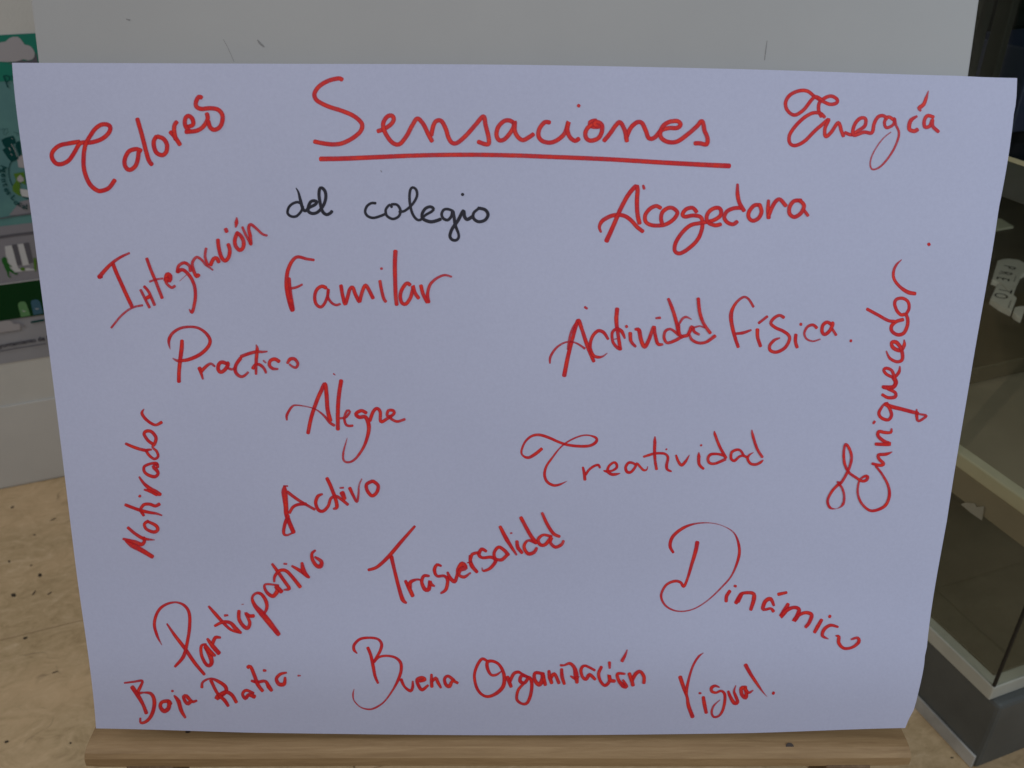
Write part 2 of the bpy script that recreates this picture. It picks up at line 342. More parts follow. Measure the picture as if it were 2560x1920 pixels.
# ------------------------------------------------------------------ easel
easel = thing('easel', P0, 'wooden easel with a pale coated back panel and a raw wood ledge holding the sheet', 'easel')
def pc(px, py, off=0.0):      # photo point -> (right, up) on the plane of the sheet moved by off
    q = hit(px, py, P0 + n*off, n) - (P0 + n*off); return q @ r, q @ u
PO_ = -0.006
tl, tr_, bl = pc(78, 0, PO_), pc(2450, 0, PO_), pc(240, 1820, PO_)
yb = pc(1280, 1836)[1]
EO = P0
tlx = pc(92, 150, PO_)[0]; trx = pc(2421, 190, PO_)[0]
obox('back_panel', EO, r, u, n, (tl[0]+tlx)/2, (tr_[0]+trx)/2, yb-0.004, yb+0.86, -0.017, PO_, panel_m, easel, 0.0015)
# ledge: horizontal bar whose top carries the sheet
LF = unit(np.array([n[0], n[1], 0])); LX = unit(np.array([r[0], r[1], 0])); LO = P0 + u*yb
la = unit(r); lf = unit(np.cross(la, UP)); lf = lf if lf[1] < 0 else -lf; lu = np.cross(lf, la); lu = lu if lu[2] > 0 else -lu
x0 = pc(237, 1820)[0] - 0.0035; x1 = pc(2247, 1824)[0] + 0.0055
def ledge_bm():
    prof = [(-0.022, 0.0), (0.006, 0.0), (0.012, -0.0006), (0.0165, -0.0026), (0.0192, -0.006), (0.0198, -0.011), (0.0198, -0.0150), (0.0187, -0.0168), (-0.022, -0.0168)]
    bm = bmesh.new(); rings = []
    N_ = 60
    for i in range(N_+1):
        t = i/N_; x = x0 + (x1-x0)*t
        e = min(t, 1-t)*(x1-x0); k = 0.0007*max(0, 1-e/0.003)
        wob = 0.0004*math.sin(9*t+1)
        rings.append([bm.verts.new(tuple(LO + la*x + lf*(p[0]-k*(p[0] > 0)+wob*(p[0] > 0)) + lu*(p[1]-k*(i in (0, N_) and p[1] > -0.01)))) for p in prof])
    for i in range(N_):
        for j in range(len(prof)):
            k = (j+1) % len(prof); bm.faces.new((rings[i][j], rings[i][k], rings[i+1][k], rings[i+1][j]))
    bm.faces.new(rings[0]); bm.faces.new(rings[-1][::-1])
    return bm
led = bevelled('ledge', ledge_bm(), pine, easel, 0); led['label'] = 'raw wood ledge under the sheet with a dark knot'
kc = hit(1974, 1866, LO - lu*0.004 + lf*0.0, unit(lu*0.75 + lf*0.66))
knot = mat('knot_wood', (0.035, 0.018, 0.010), 0.6)
kn = unit(lu*0.8 + lf*0.6)
def on_ledge(px, py):      # nearest point of the rounded nose
    best = None
    for a_ in np.linspace(0, 1, 40):
        q = (0.006 + 0.0138*math.sin(a_*math.pi/2), -0.011*(1-math.cos(a_*math.pi/2)))
        P = LO + lf*q[0] + lu*q[1]
        D = ray(px, py); # closest approach of the ray in the plane across the bar
        t = ((P - C0) @ lu) / (D @ lu) if abs(D @ lu) > 1e-6 else 1
        H = C0 + D*t; e = abs((H - P) @ lf)
        if best is None or e < best[0]: best = (e, H)
    return best[1]
kc = on_ledge(1974, 1866)
mesh('knot', [kc + kn*0.0006 + la*(0.0034*math.cos(t)) + unit(lu*-0.6 + lf*0.8)*(0.0030*math.sin(t)) for t in np.linspace(0, 2*math.pi, 15)[:-1]], [tuple(range(14))], knot, easel)
kc = on_ledge(470, 1830)
mesh('knot', [kc + lu*0.0005 + la*(0.0022*math.cos(t)) + lf*(0.0016*math.sin(t)) for t in np.linspace(0, 2*math.pi, 11)[:-1]], [tuple(range(10))], knot, easel)
# legs below and behind the ledge
lx0 = pc(337, 1915, 0.0)[0]; lx1 = pc(452, 1915, 0.0)[0]
foot = (P0 + u*yb)[2]/u[2]
for a_, b_ in ((lx0, lx1), (x1+x0-lx1, x1+x0-lx0)):
    obox('leg', LO, r, u, n, a_, b_, -foot + 0.006, -0.0185, -0.020, 0.0165, leg_wood, easel, 0.002)
    obox('upright', LO, r, u, n, a_, b_, -0.02, 0.86, -0.045, -0.0175, leg_wood, easel, 0.002)
back_top = P0 + u*(yb+0.8) - n*0.046; back_foot = np.array([back_top[0], back_top[1]+0.42, 0.0])
ax_ = unit(back_foot-back_top); sx = unit(np.cross(ax_, np.array([0, 1, 0.0]))); sy = np.cross(ax_, sx)
obox('rear_leg', back_top, sx, sy, ax_, -0.02, 0.02, -0.012, 0.012, 0.0, np.linalg.norm(back_foot-back_top)-0.008, leg_wood, easel, 0.002)

# ------------------------------------------------------------------ the sheet
def hgt(a, b):
    """how far the sheet stands off its plane: sag above the ledge, lifted corner, soft waves"""
    t = (b - yb)
    z = 0.010*math.exp(-((t-0.065)/0.062)**2)*(0.75+0.25*math.cos(5.0*(a-0.05)))
    z += 0.0009*math.sin(7*a+1.3)*math.sin(5*b+0.5)
    z += 0.004*max(0, (a-0.28)/0.07)**2*math.exp(-(t/0.12)**2)*1.2
    z += 0.0035*math.exp(-((a-0.345)/0.05)**2)*math.exp(-((b-0.05)/0.16)**2)
    z += 0.0010*math.sin(31*a+0.8)*math.exp(-((b-0.27)/0.12)**2) + 0.0012*math.sin(11*a+4*b)*math.exp(-((b+0.02)/0.2)**2)
    return z + 0.0016
def on_sheet(px, py, lift=0.0):
    z = 0.0
    D = ray(px, py)
    for _ in range(4):
        O = P0 + n*z; q = C0 + D*(((O - C0) @ n)/(D @ n)); e = q - P0
        z = hgt(e @ r, e @ u) + lift
    return q
def curve(ks, t):
    for (a, b), (c, e) in zip(ks, ks[1:]):
        if t <= c: break
    i = [k for k, _ in ks].index(a); f = (t-a)/(c-a)
    p0 = ks[max(i-1, 0)][1]; p3 = ks[min(i+2, len(ks)-1)][1]
    return 0.5*((2*b) + (-p0+e)*f + (2*p0-5*b+4*e-p3)*f*f + (-p0+3*b-3*e+p3)*f**3)
TOP = [(0, 157), (0.266, 159.3), (0.505, 162), (0.728, 173), (0.943, 189.5), (1, 195)]
BOT = [(0, 1821), (0.2, 1832), (0.5, 1838), (0.8, 1833), (1, 1820)]
LEFT = [(0, 30), (0.25, 83), (0.5, 137), (0.75, 188), (1, 240)]
RIGHT = [(0, 2543), (0.053, 2535), (0.2, 2497), (0.434, 2433), (0.68, 2367.5), (0.877, 2317), (0.90, 2311), (0.969, 2287), (1, 2263)]
def sheet_px(s, t):
    xl, xr = curve(LEFT, t), curve(RIGHT, t); yt, yb_ = curve(TOP, s), curve(BOT, s)
    return xl + (xr-xl)*s, yt + (yb_-yt)*t
NX, NY = 96, 72
V = []; Fc = []
for j in range(NY+1):
    for i in range(NX+1): V.append(on_sheet(*sheet_px(i/NX, j/NY)))
N1 = len(V)
V += [q - n*0.0003 for q in V]
for j in range(NY):
    for i in range(NX):
        a = j*(NX+1)+i; Fc.append((a, a+NX+1, a+NX+2, a+1)); Fc.append((a+N1, a+1+N1, a+NX+2+N1, a+NX+1+N1))
rim = [i for i in range(NX+1)] + [j*(NX+1)+NX for j in range(1, NY+1)] + [NY*(NX+1)+i for i in range(NX-1, -1, -1)] + [j*(NX+1) for j in range(NY-1, 0, -1)]
nf = len(Fc)
NR = len(V); V += [V[a] for a in rim] + [V[a+N1] for a in rim]; LR = len(rim)
for k in range(LR): Fc.append((NR+k, NR+(k+1) % LR, NR+LR+(k+1) % LR, NR+LR+k))
sheet = mesh('paper_sheet', V, Fc, paper)
for i, p in enumerate(sheet.data.polygons): p.use_smooth = i < nf
tag(sheet, 'large white sheet of card covered in red handwritten Spanish words, leaning on the wood ledge', 'paper sheet')

# ------------------------------------------------------------------ handwriting
def cr(P, k=7):
    out = []
    for i in range(len(P)-1):
        a = P[max(i-1, 0)]; b = P[i]; c = P[i+1]; e = P[min(i+2, len(P)-1)]
        L = np.linalg.norm((c-b)[:2]); m_ = max(2, min(12, int(L/4)+1))
        for s in range(m_):
            t = s/m_
            q = 0.5*((2*b)+(-a+c)*t+(2*a-5*b+4*c-e)*t*t+(-a+3*b-3*c+e)*t**3); q[2] = b[2]+(c[2]-b[2])*t
            out.append(q)
    out.append(P[-1]); return out
def ribbon(pts, w0, zi, V, Fc, dens, core_, surf):
    P = cr([np.array(p, float) for p in pts]) if len(pts) > 2 else [np.array(pts[0], float)+(np.array(pts[1], float)-np.array(pts[0], float))*t for t in np.linspace(0, 1, 8)]
    tang = []
    for i in range(len(P)):
        t = P[min(i+1, len(P)-1)][:2]-P[max(i-1, 0)][:2]; l = np.linalg.norm(t); tang.append(t/l if l > 1e-6 else (tang[-1] if tang else np.array([1., 0])))
    rows = []
    for a in (0.97, 0.8, 0.45):
        w = P[0][2]; rows.append((P[0][:2]-tang[0]*w/2*a*0.8, tang[0], w*math.sqrt(1-a*a), w))
    for p, t in zip(P, tang): rows.append((p[:2], t, p[2], p[2]))
    for a in (0.45, 0.8, 0.97):
        w = P[-1][2]; rows.append((P[-1][:2]+tang[-1]*w/2*a*0.8, tang[-1], w*math.sqrt(1-a*a), w))
    B = len(V); m_ = len(rows)
    prof = ((-1.13, 0.0), (-0.80, 0.92), (0, 1.0), (0.80, 0.92), (1.13, 0.0))
    for i, (p, t, w, wf) in enumerate(rows):
        nn = np.array([-t[1], t[0]]); lift = 0.00006 + zi*0.00003 + 0.00015*i/m_
        core = min(1.12, 0.42 + 0.72*wf/w0)
        for s, dd in prof:
            q = p + nn*(w/2*s); V.append(surf(q[0], q[1], lift)); dens.append(dd*core*(0.0 if i in (0, m_-1) else 1.0)); core_.append((1.0 if s == 0 else 0.25 if abs(s) < 1 else 0.0)*min(1, max(0, (wf/w0-0.45)/0.5))*(0.75+0.25*math.sin(i*0.37+zi*2.1)))
        if i:
            a = B+(i-1)*5
            for k in range(4): Fc.append((a+k, a+k+1, a+k+6, a+k+5))
def write(name, strokes, m, label, parent, surf):
    V = []; Fc = []; dens = []; core_ = []
    for zi, (w0, pts) in enumerate(strokes): ribbon(pts, w0, zi, V, Fc, dens, core_, surf)
    if m is black_ink: dens = [min(1.4, q*1.35) for q in dens]
    o = mesh(name, V, Fc, m, parent)
    at = o.data.attributes.new('ink_amount', 'FLOAT', 'POINT'); at.data.foreach_set('value', dens)
    at = o.data.attributes.new('core_amount', 'FLOAT', 'POINT'); at.data.foreach_set('value', core_)
    if label: o['label'] = label
    return o
STROKES = '''W colores 0 0 700 36
S 625,1120 560,1130 470,1150 415,1200 412,1250 445,1292 490,1295 545,1265 590,1200 625,1140 660,1125 720,1125 800,1100 855,1055 872,1010 850,985 800,985 750,1020 715,1070 680,1130 664,1200 660,1300 675,1380 710,1455 760,1500 800,1508 860,1485 905,1425
S 1112,1190 1075,1178 1020,1195 988,1250 985,1300 1005,1335 1035,1340 1070,1310 1088,1260 1095,1205
S 1085,942 1105,1010 1130,1100 1155,1200 1175,1265 1198,1298
S 1235,1080 1215,1115 1218,1165 1240,1210 1285,1225 1315,1195 1318,1140 1290,1095 1245,1078
S 1348,1045 1380,1080 1420,1140
S 1388,1100 1375,1030 1380,985 1395,965
S 1490,1000 1525,985 1520,940 1490,915 1465,935 1462,985 1495,1035 1560,1030 1610,995 1640,940 1635,900
S 1590,770 1570,765 1550,800 1550,840 1590,860 1660,855 1720,865 1755,905 1755,965 1730,1010 1690,1025 1660,1005 1645,960
S 1470,1042 1500,1040
W sensaciones_a 700 150 600 42
S 570,180 540,170 450,190 370,235 325,290 318,335 350,380 450,430 560,465 660,505 725,550 758,600 740,660 670,720 580,765 500,778 410,770 320,752
S 905,655 960,635 1020,595 1048,550 1035,515 1000,515 965,550 950,600 965,660 1010,735 1060,775 1110,770 1170,695 1215,610 1265,540 1320,590 1370,690 1400,745
S 1395,690 1415,600 1445,560 1490,565 1530,640 1555,720 1590,765 1640,760 1720,690 1800,600 1875,520 1895,600 1920,700 1925,770 1890,775 1830,755
W sensaciones_b 1200 200 700 36
S 275,345 235,320 190,325 145,370 130,430 150,475 190,470 230,430 262,380 275,330 275,400 300,450 340,475 390,450 420,430
S 548,335 510,335 470,385 462,440 490,480 550,495 610,475 670,420 700,330 690,390 710,450 750,480 780,465
S 782,200/28 778,206/28
S 925,370 880,365 870,335 915,320 905,340 850,380 832,430 850,470 890,478 940,455 965,400 960,350 920,330 905,350 940,370
S 982,478 1030,420 1080,350 1110,335 1145,400 1160,480
S 1155,460 1190,380 1240,335 1280,340 1310,400 1335,460 1380,455 1430,400 1490,380 1560,378 1585,350 1560,325 1500,330 1450,360 1425,410 1435,460 1490,490 1560,485 1640,430 1710,370 1755,325 1775,400 1798,460 1790,508 1740,500 1700,500
W underline 700 150 600 46
S 375,912 600,908 900,895/44 1200,882/42 1500,875/42 1843,874/42 2200,881/42 2427,890/42 3011,914/42 3594,949/44 4000,970/46 4140,976/48
W del_colegio 700 150 600 25
S 148,1180/10 170,1220 190,1300/30 210,1370 235,1390 270,1360 320,1335 340,1310 320,1298 285,1305 262,1350 262,1395 300,1415 350,1400 400,1340 422,1270 415,1210 385,1178 365,1190 360,1250 375,1340 395,1400 430,1425 465,1410 478,1395
S 200,1330 165,1310 115,1325 80,1360 70,1410 100,1440 150,1440 195,1395 210,1350
S 880,1320 840,1320 800,1350 785,1400 810,1440 860,1455 920,1440 980,1415
S 1030,1355 1010,1335 975,1380 985,1435 1040,1465 1095,1440 1110,1385 1080,1335 1030,1330
S 1100,1400 1150,1390 1220,1330 1262,1255 1255,1195 1220,1175 1198,1210 1195,1300 1215,1400 1250,1460 1290,1475 1340,1430/25 1400,1395 1415,1370 1385,1352 1340,1370 1310,1420 1320,1465 1380,1490/32 1430,1485 1478,1468
S 1590,1390 1550,1375 1510,1380 1490,1420 1505,1460 1545,1475 1580,1440 1592,1390 1605,1450 1615,1520/30 1645,1600/25 1645,1640 1620,1662 1585,1655 1568,1630 1570,1600 1590,1550 1640,1480/32 1690,1390 1700,1440 1725,1470 1770,1445
S 1680,1236/28 1686,1242/28
S 1830,1370 1785,1410 1785,1460 1830,1490/30 1890,1475 1918,1425 1890,1380 1830,1365
W acogadora_a 1200 200 700 33
S 955,1200/20 943,1160 970,1110/34 1050,1070 1130,1070 1190,1105 1240,1160 1285,1195
S 1000,1270/40 1050,1160/36 1110,1020 1170,910 1230,840 1245,860 1240,960 1245,1060 1260,1130
S 1290,835/22 1297,858/24
S 1425,1010 1390,995 1340,1020 1305,1070 1310,1120 1350,1145 1410,1150 1470,1140 1530,1100 1560,1050 1530,1015 1490,1010 1445,1040 1430,1090 1440,1135
S 1710,1040 1680,1010 1630,1020 1600,1060 1620,1080 1690,1070 1750,1090 1755,1170 1720,1260 1650,1330 1580,1370 1540,1350 1545,1290 1590,1215 1660,1150 1740,1130 1840,1110 1900,1070 1900,1020 1860,1010 1810,1040 1790,1090 1810,1130 1860,1148 1900,1140
S 2035,825/22 2035,900/34 2050,970 2085,1030
S 2060,1010 2000,1015 1950,1040 1930,1085 1955,1125 2000,1140 2030,1120
W acogadora_b 1860 150 700 33
S 125,1145 80,1150 40,1200 38,1245 70,1270 115,1250 140,1200 125,1145
S 195,1245/36 190,1180/32 195,1110/26
S 195,1230 235,1140 280,1100 330,1150
S 450,1110 395,1115 360,1165 362,1215 400,1240 450,1210 475,1150 440,1108
S 470,1180/28 505,1228
W energia 1860 150 700 30
S 610,445 590,400 595,340 640,300 690,285 735,310 730,340 680,350 620,325 560,290 500,245 430,245 360,280 328,340 345,400 400,435 470,395 530,320 565,290 610,310
S 635,450 600,420 540,420 470,460 400,530 358,600 365,660 410,675 480,640 560,560 630,500 670,470 640,540 645,605 690,570 745,495 770,560 785,600
S 800,575 850,590 900,560 955,520 960,465 920,460 880,500 860,560 870,595 950,570 1010,575 1030,500 1060,450 1100,440 1130,460
S 1180,470 1140,450 1110,490 1125,535 1180,510 1190,460 1200,510 1225,580 1200,670 1150,760 1080,840 1020,865 998,830 1010,760 1060,670 1110,610 1160,570/10
S 1365,445/20 1320,475/34 1305,520 1310,550 1345,562 1370,550
S 1395,400/20 1385,380/36 1420,350 1440,300/28 1458,245/10
S 1495,450 1450,440 1425,480 1430,530 1470,520 1490,470 1490,520 1535,565
W stray_dot 1860 150 700 28
S 1458,1458 1464,1455
W integracion 200 500 560 40
S 485,525/24 400,565 320,620 250,690 190,760/46
S 215,760/30 185,764/30
S 325,630 360,720 410,830 460,940 510,1045
S 615,1040/24 540,1055 470,1090 400,1150 350,1210 310,1260
S 600,890/30 640,970 685,1060
S 635,855/30 680,910 735,1035/32
S 665,965 690,950
S 660,580/34 700,690 750,810 810,965
S 690,805/24 750,785 815,775/22
S 845,790/44 860,735/46 890,750/46 885,795/46 850,780/46 860,830/30 905,865 935,850
S 965,705/44 1020,690/36 1090,760 1130,850 1140,950 1125,1050 1105,1110/34 1080,1080/16
S 960,710/34 975,650 1030,620 1080,650 1090,700
S 1170,740 1150,755 1120,690 1110,620 1150,565 1200,590 1240,640 1285,670 1310,690/20
S 1245,480/30 1235,560 1260,640
S 1290,640 1320,580 1350,575 1370,610
S 1362,395 1370,470 1395,560 1430,600 1465,570 1480,500 1465,440
S 1440,290/42 1448,310/40
S 1548,175/18 1545,225/42 1537,268/20
S 1550,330 1530,390 1535,450 1575,495 1610,470 1615,410 1585,350 1550,325
S 1605,270/28 1640,350 1690,440
S 1685,430 1680,350 1665,280 1685,240 1740,280 1800,335 1845,350/24
S 985,800/8 1050,740/10
W familar 650 560 560 38
S 530,355/28 460,345 370,325 315,370 275,460 262,560 268,650 290,750/50 320,850/48
S 285,540/40 285,650/60 305,780/60 320,840/50
S 305,635/30 360,625 415,598/24
S 650,630 610,615 560,650 540,720 555,790 600,820 640,780 670,700 675,640 670,720 710,780 755,800 790,790/26
S 800,610 815,700 840,790 860,740 885,650 915,625 940,690 980,765 995,720 1020,640 1045,605 1075,650 1115,730
S 1195,440/26 1205,440/26
S 1185,565/34 1200,650 1220,730 1240,765
S 1338,270/46 1332,400/44 1335,550 1340,700 1350,795/40
S 1480,600 1450,585 1405,640 1385,710 1400,775 1440,790 1485,730 1510,640 1510,610 1530,680 1565,730
S 1590,610 1610,690 1650,770
S 1665,770 1655,690 1680,600 1740,540 1820,505 1890,520/22
W practico 380 780 420 52
S 395,380/50 390,480/60 370,640/56 355,800/52 355,915/54
S 240,490/10 225,430/34 225,360/46 270,280/44 370,215/40 500,195/36 620,215/38 720,290/44 765,380/48 730,470/50 630,560/52 500,620/50 400,640/44 330,640/40 275,610/16
S 625,740/56 645,800 670,880/30
S 650,780 720,710 775,680 825,715/30
S 985,680 920,660 880,690 870,750 900,790 950,770 1000,700 995,670
S 1000,740/36 1050,755 1090,740
S 1165,610 1110,690 1095,760 1120,820/48 1170,850 1215,840 1265,795/34
S 1175,585/48 1270,550 1370,525/46 1450,525/36 1515,520/24
S 1370,430/14 1385,480/46 1375,600/50 1370,700 1370,815/36
S 1330,740/50 1365,690/40 1430,700/44 1480,750/40 1500,800/34
S 1468,640/26 1498,668/24
S 1670,650 1620,620/50 1560,640 1545,700 1590,745/44 1655,750/30
S 1785,670/40 1820,620/50 1880,620 1920,680 1900,730 1850,720 1815,690/30
W alegre 640 910 600 33
S 715,90/16 730,102/10
S 285,515/18 285,470/28 330,395/24 380,380/16 500,400/12 570,430/16 630,480/24 680,540/28 720,565/28
S 480,635/36 510,490 560,340 600,250 635,185/40 650,280 660,420 685,520
S 785,155/40 765,280 755,420 755,600/38
S 780,500/24 830,490 865,440 840,430 815,490 825,550 850,570/26 890,568/24
S 1015,450 970,430 920,460/34 950,490 1010,490 1040,570/40 1030,660/34 990,770/28 920,870/24 860,905/22 810,890/22 805,820/22 830,720/14 842,680/5
S 1050,520/34 1080,440 1115,410 1145,440 1150,530 1200,510 1270,460 1265,430 1220,430 1210,480 1250,480 1240,500 1300,530 1370,510/26
W activo 640 910 600 34
S 255,1125/18 290,1125/18
S 262,1130/26 262,1180/60 275,1300/46 285,1400/44 345,1550/42
S 290,1180/32 370,1240 450,1290 540,1340/26
S 310,1370/30 340,1320 390,1295 460,1290
S 295,1400/36 265,1480/34 255,1560/30 285,1578/22 330,1560/20
S 610,1200/22 570,1220/34 550,1280 575,1345 620,1355 665,1310 690,1240/30 740,1220 790,1250 845,1295
S 655,1055 690,1130 735,1250 745,1320/36 715,1335/20
S 775,1142/18 805,1140/20
S 795,1190/50 815,1240/40
S 865,1145 895,1210 930,1270 945,1200 950,1120 975,1060/14
S 1070,1080 1020,1110 1025,1165 1070,1215 1115,1180 1125,1120 1080,1080
W actividad 1350 690 440 48
S 565,392/34 590,408/32
S 125,1095/24 130,1020/36 190,920/32 280,850 380,825/22 470,850/26 560,910/34
S 305,1250/58 350,1020/54 400,820/50 450,640/48 485,560/56 530,680/48 590,860/54 640,980/56 675,1070/46
S 480,560/40 410,660/32 370,780/30 350,920/30
S 855,790/36 800,710/46 730,690/46 660,760/44 630,880/44 665,990/44 730,1020/40 790,1010 845,970/14
S 970,415/56 960,560/56 980,720/46 1010,920/48
S 1065,780/30 1030,700/50 970,665/44 910,710/40 915,820/40 960,890/44 1000,915
S 930,795/14 960,790/20
S 1085,630/40 1090,640/40
S 1135,720/50 1145,820/46 1200,885/36
S 1200,670/36 1245,680/54 1270,800 1315,890/54 1370,800 1430,640/46 1445,720 1480,850/46 1540,860/36
S 1460,530/30 1510,525/36
S 1740,740/40 1650,670/34 1580,690/40 1560,770 1600,840/40 1700,810/44 1790,760/46 1860,740/46 1910,640/50 1940,700/40 2000,735/34
S 1615,290/40 1660,400/48 1710,560/48 1745,720/48
S 1740,620/30 1790,540/34 1840,515/34 1905,545/14
S 1745,620/40 1750,720/46 1790,770/40
S 1930,650/30 2010,630/24 2070,650/24
S 1990,285/46 2010,460/46 2060,600/44 2140,715/44
S 1880,740/34 1910,800/40 1990,840/40 2090,830/40 2200,755/46
W fisica 1760 680 440 46
S 620,435/36 560,340/34 500,315/34 430,360/36 370,440/42 340,540/56 350,660/52 390,820 430,940/44
S 400,775/34 490,765/42 590,730/28
S 690,640/36 795,560/36
S 672,725/50 675,820 710,930/44
S 1000,570 950,545/40 880,580/42 840,645 900,700 990,740/44 1060,790/44 1075,850 1020,950 920,1005/44 840,990/44 825,930/42 880,860/40 950,830/24
S 1155,790/46 1150,870 1170,945/44
S 1215,657/42 1222,658/42
S 1415,700/44 1370,665 1300,690 1262,770 1290,840 1370,870 1460,845/22
S 1600,660/46 1550,630 1495,670 1485,750 1520,785 1580,740 1620,660 1615,640
S 1610,710/36 1660,790/38
S 1845,865/40 1850,866/40
W enriquecedor_a 1960 620 480 38
S 1510,525/44 1430,510/50 1340,450/40 1275,370 1260,290/36 1290,200/32 1355,135/12
S 1400,770 1440,700 1430,620 1370,580 1300,590 1275,640 1300,720 1350,770 1400,765 1425,820 1420,900 1380,980/44 1310,1000 1245,960 1240,900 1290,850 1370,825
S 960,705/40 1080,770 1200,835 1270,845
S 1385,1060/20 1385,1120/44 1340,1180 1260,1150/50 1240,1090/40 1290,1085/50 1340,1140 1365,1220/44 1360,1290 1300,1310 1220,1270/36 1180,1190/20
S 1335,1365/20 1325,1430/40 1270,1485 1190,1460/38 1150,1410 1180,1385 1240,1410 1270,1480 1285,1560/40 1260,1600/46 1140,1600/40
W enriquecedor_b 1960 940 480 38
S 1265,20/56 1290,80 1240,140 1150,130/44
S 1200,150/36 1280,190/40 1280,240/44 1200,250 1135,215/36
S 1190,320/46 1150,330/30 1095,420/40 1120,480 1200,505 1240,450 1210,360/40 1165,330/34
S 1170,320/40 1230,350/50 1350,380/46 1540,430/44
S 1530,385/20 1530,450/40 1550,520/30 1640,460/34 1570,440/26 1520,425
S 1030,545/30 1045,525/32
S 1240,610/26 1230,650/36 1160,650/40 1095,640 1085,690 1150,750 1220,785/46 1060,785/40
S 1245,875/16 1180,900/40 1090,910 1100,960 1150,1010 1110,1030/40 1020,1010/34
S 1060,1040/30 1130,1130/30 1200,1260/34 1215,1380/38 1170,1490/38 1070,1545/36 980,1545 890,1460 850,1340/30 870,1210/26 930,1155 965,1160/40 950,1200 900,1210 830,1170/34 750,1110/34 700,1010/36 690,880/34 710,785/30 750,830/36 780,930 760,1040 710,1150/34 650,1240/36 620,1220/26
S 650,1230 560,1320/34 505,1430 530,1515/34 610,1528/8 680,1480/34 695,1380/30 670,1290 640,1250
W creatividad_a 1280 1040 360 40
S 455,505/50 350,590/54 250,640/46 170,610/34 145,540/36 200,400/36 300,310/40 420,290/46 560,330/46 720,400/42 860,445/44 1050,465/46 1200,455/46 1290,400/50 1295,340/44 1200,300/26 1080,300/28 940,350/28 820,420/28 720,510/26 620,640/34 530,770/40 500,900/46 540,1010/46 640,1065/44 740,1050/36 845,1000/10
S 1090,790/36 1110,880/50 1120,975/50
S 1130,900/44 1190,820/40 1270,765/40 1330,755/44 1350,795/34
S 1410,840/24 1450,850/44 1540,840/36 1610,790/44 1600,730/44 1560,715/40 1490,770/40 1470,850/50 1530,895/50 1600,895/44 1660,880/16
S 1900,750 1850,720 1790,720/44 1745,790 1770,860/50 1830,860/44 1890,790 1920,730 1960,770/40 2020,830/40 2070,825 2085,775/14
W creatividad_b 1600 1040 360 42
S 230,320/24 228,400/54 225,560/50 235,700/46 255,815/46
S 60,625/36 140,600/42 240,575/42 380,580/40 430,640/44 410,750/50 420,820/44 480,850/30
S 405,510/34 408,513/34
S 555,605/34 590,700/46 640,755/50 700,700/46 760,600/16
S 938,448/38 942,453/38
S 905,555/14 905,620/56 910,740/50 975,810/40
S 1145,235/20 1155,290/46 1230,480/48 1320,640/50
S 1300,610/50 1200,585/40 1090,590/46 1045,650/48 1070,720/46 1160,730/42 1310,665/50
S 1590,600/40 1545,530/42 1480,520/44 1410,560/46 1400,650/46 1450,690/44 1520,630/40 1580,610/40 1640,630/44
S 1745,560/12 1680,600/36 1655,660/44 1700,730/46 1780,745/46 1850,715/44 1890,680/24
S 1720,215/20 1735,300/46 1800,500/46 1880,630/44
W motivador_a 200 1000 400 44
S 885,125/16 855,180/46 900,255/46 980,320 1050,345/40 1125,310/48
S 1010,610/46 940,560 885,470 920,430 990,440 1050,520/50 1030,610/50 1000,650/30 1060,710/40 1080,780 1030,815/40 960,770 920,700/44 985,685/30
S 635,605/40 740,650/46 830,680 920,700
S 1075,930/40 1060,880/50 980,880/40 890,920 890,990/44 950,1040 1040,1060/50 1080,1010/46 1040,950/60 1010,920/40 1075,885/20
S 820,1065/30 880,1150/44 960,1220/60 1050,1280/80 1110,1305/50
S 890,1240/30 960,1260/44 1060,1310/44
S 825,1328/46 830,1333/40
S 630,1450/46 760,1500/46 850,1530/50 960,1555/44 1060,1570/36 1130,1595/24
S 880,1595/40 840,1520/46 880,1450/46 960,1440/46 1040,1465/46 1095,1440/50
W motivador_b 200 1200 400 46
S 940,570 890,610 920,680/44 1020,720/50 1075,690/50 1050,630/50 940,575/40
S 665,660/44 760,740/46 880,810/50 1030,828/16
S 880,800/50 890,850/50 850,890/60 760,860/60 600,815/36
S 640,840/46 720,900/80 850,970/70 1000,1060/60
W participativo 360 1340 520 34
S 190,1160/8 140,1060/32 110,930/36 150,800/34 230,730/30 340,705/22 430,740/32 480,820/36 485,960/38 460,1130/36 420,1280/42 330,1388/28
S 245,935/20 330,1060/36 430,1190/42 540,1350/40 640,1470/34
S 660,1150/22 610,1170/34 610,1260/36 650,1350 690,1380/40 720,1340/50 690,1240/56 650,1170/46 720,1250/50 755,1270/30
S 675,1095/30 730,1170/50 795,1245/50
S 730,1140/40 760,1080/40 810,1080/28
S 690,750/26 760,830/40 850,930/36 930,1000/30 1030,1028/30
S 755,955/30 840,915/36 920,925/40 980,990/50 1025,1025/30
S 860,845/30 890,843/22
S 1040,728/12 1060,725/10
S 1010,800/40 1010,880 1050,950 1100,980/44 1125,920 1080,820/30 1120,850/40 1165,850/40
S 1430,1045/50 1340,930/64 1250,820/66 1180,740/44 1150,660/30 1190,610/30 1250,620/36 1300,700/42 1305,770 1280,820/30
S 1430,525/24 1290,515/26 1300,590/36 1370,640/44 1420,580/50 1400,530/40 1460,590/50
S 1365,300/30 1430,390/40 1500,490/38 1545,560/38 1490,572/20
S 1385,485/26 1390,430/34 1440,370/36 1510,370/38 1580,440/40 1660,540/42
S 1490,296/24 1515,298/24
S 1575,320/26 1660,370/40 1755,440/30
S 1680,290/34 1700,380/56 1740,430/40
S 1820,155/26 1785,190/34 1795,260/40 1840,320/44 1880,320/50 1885,270/44 1820,225/26
W trasversalidad 900 1240 560 34
S 85,730/30 170,700/34 280,600/40 400,460/38 540,300/26
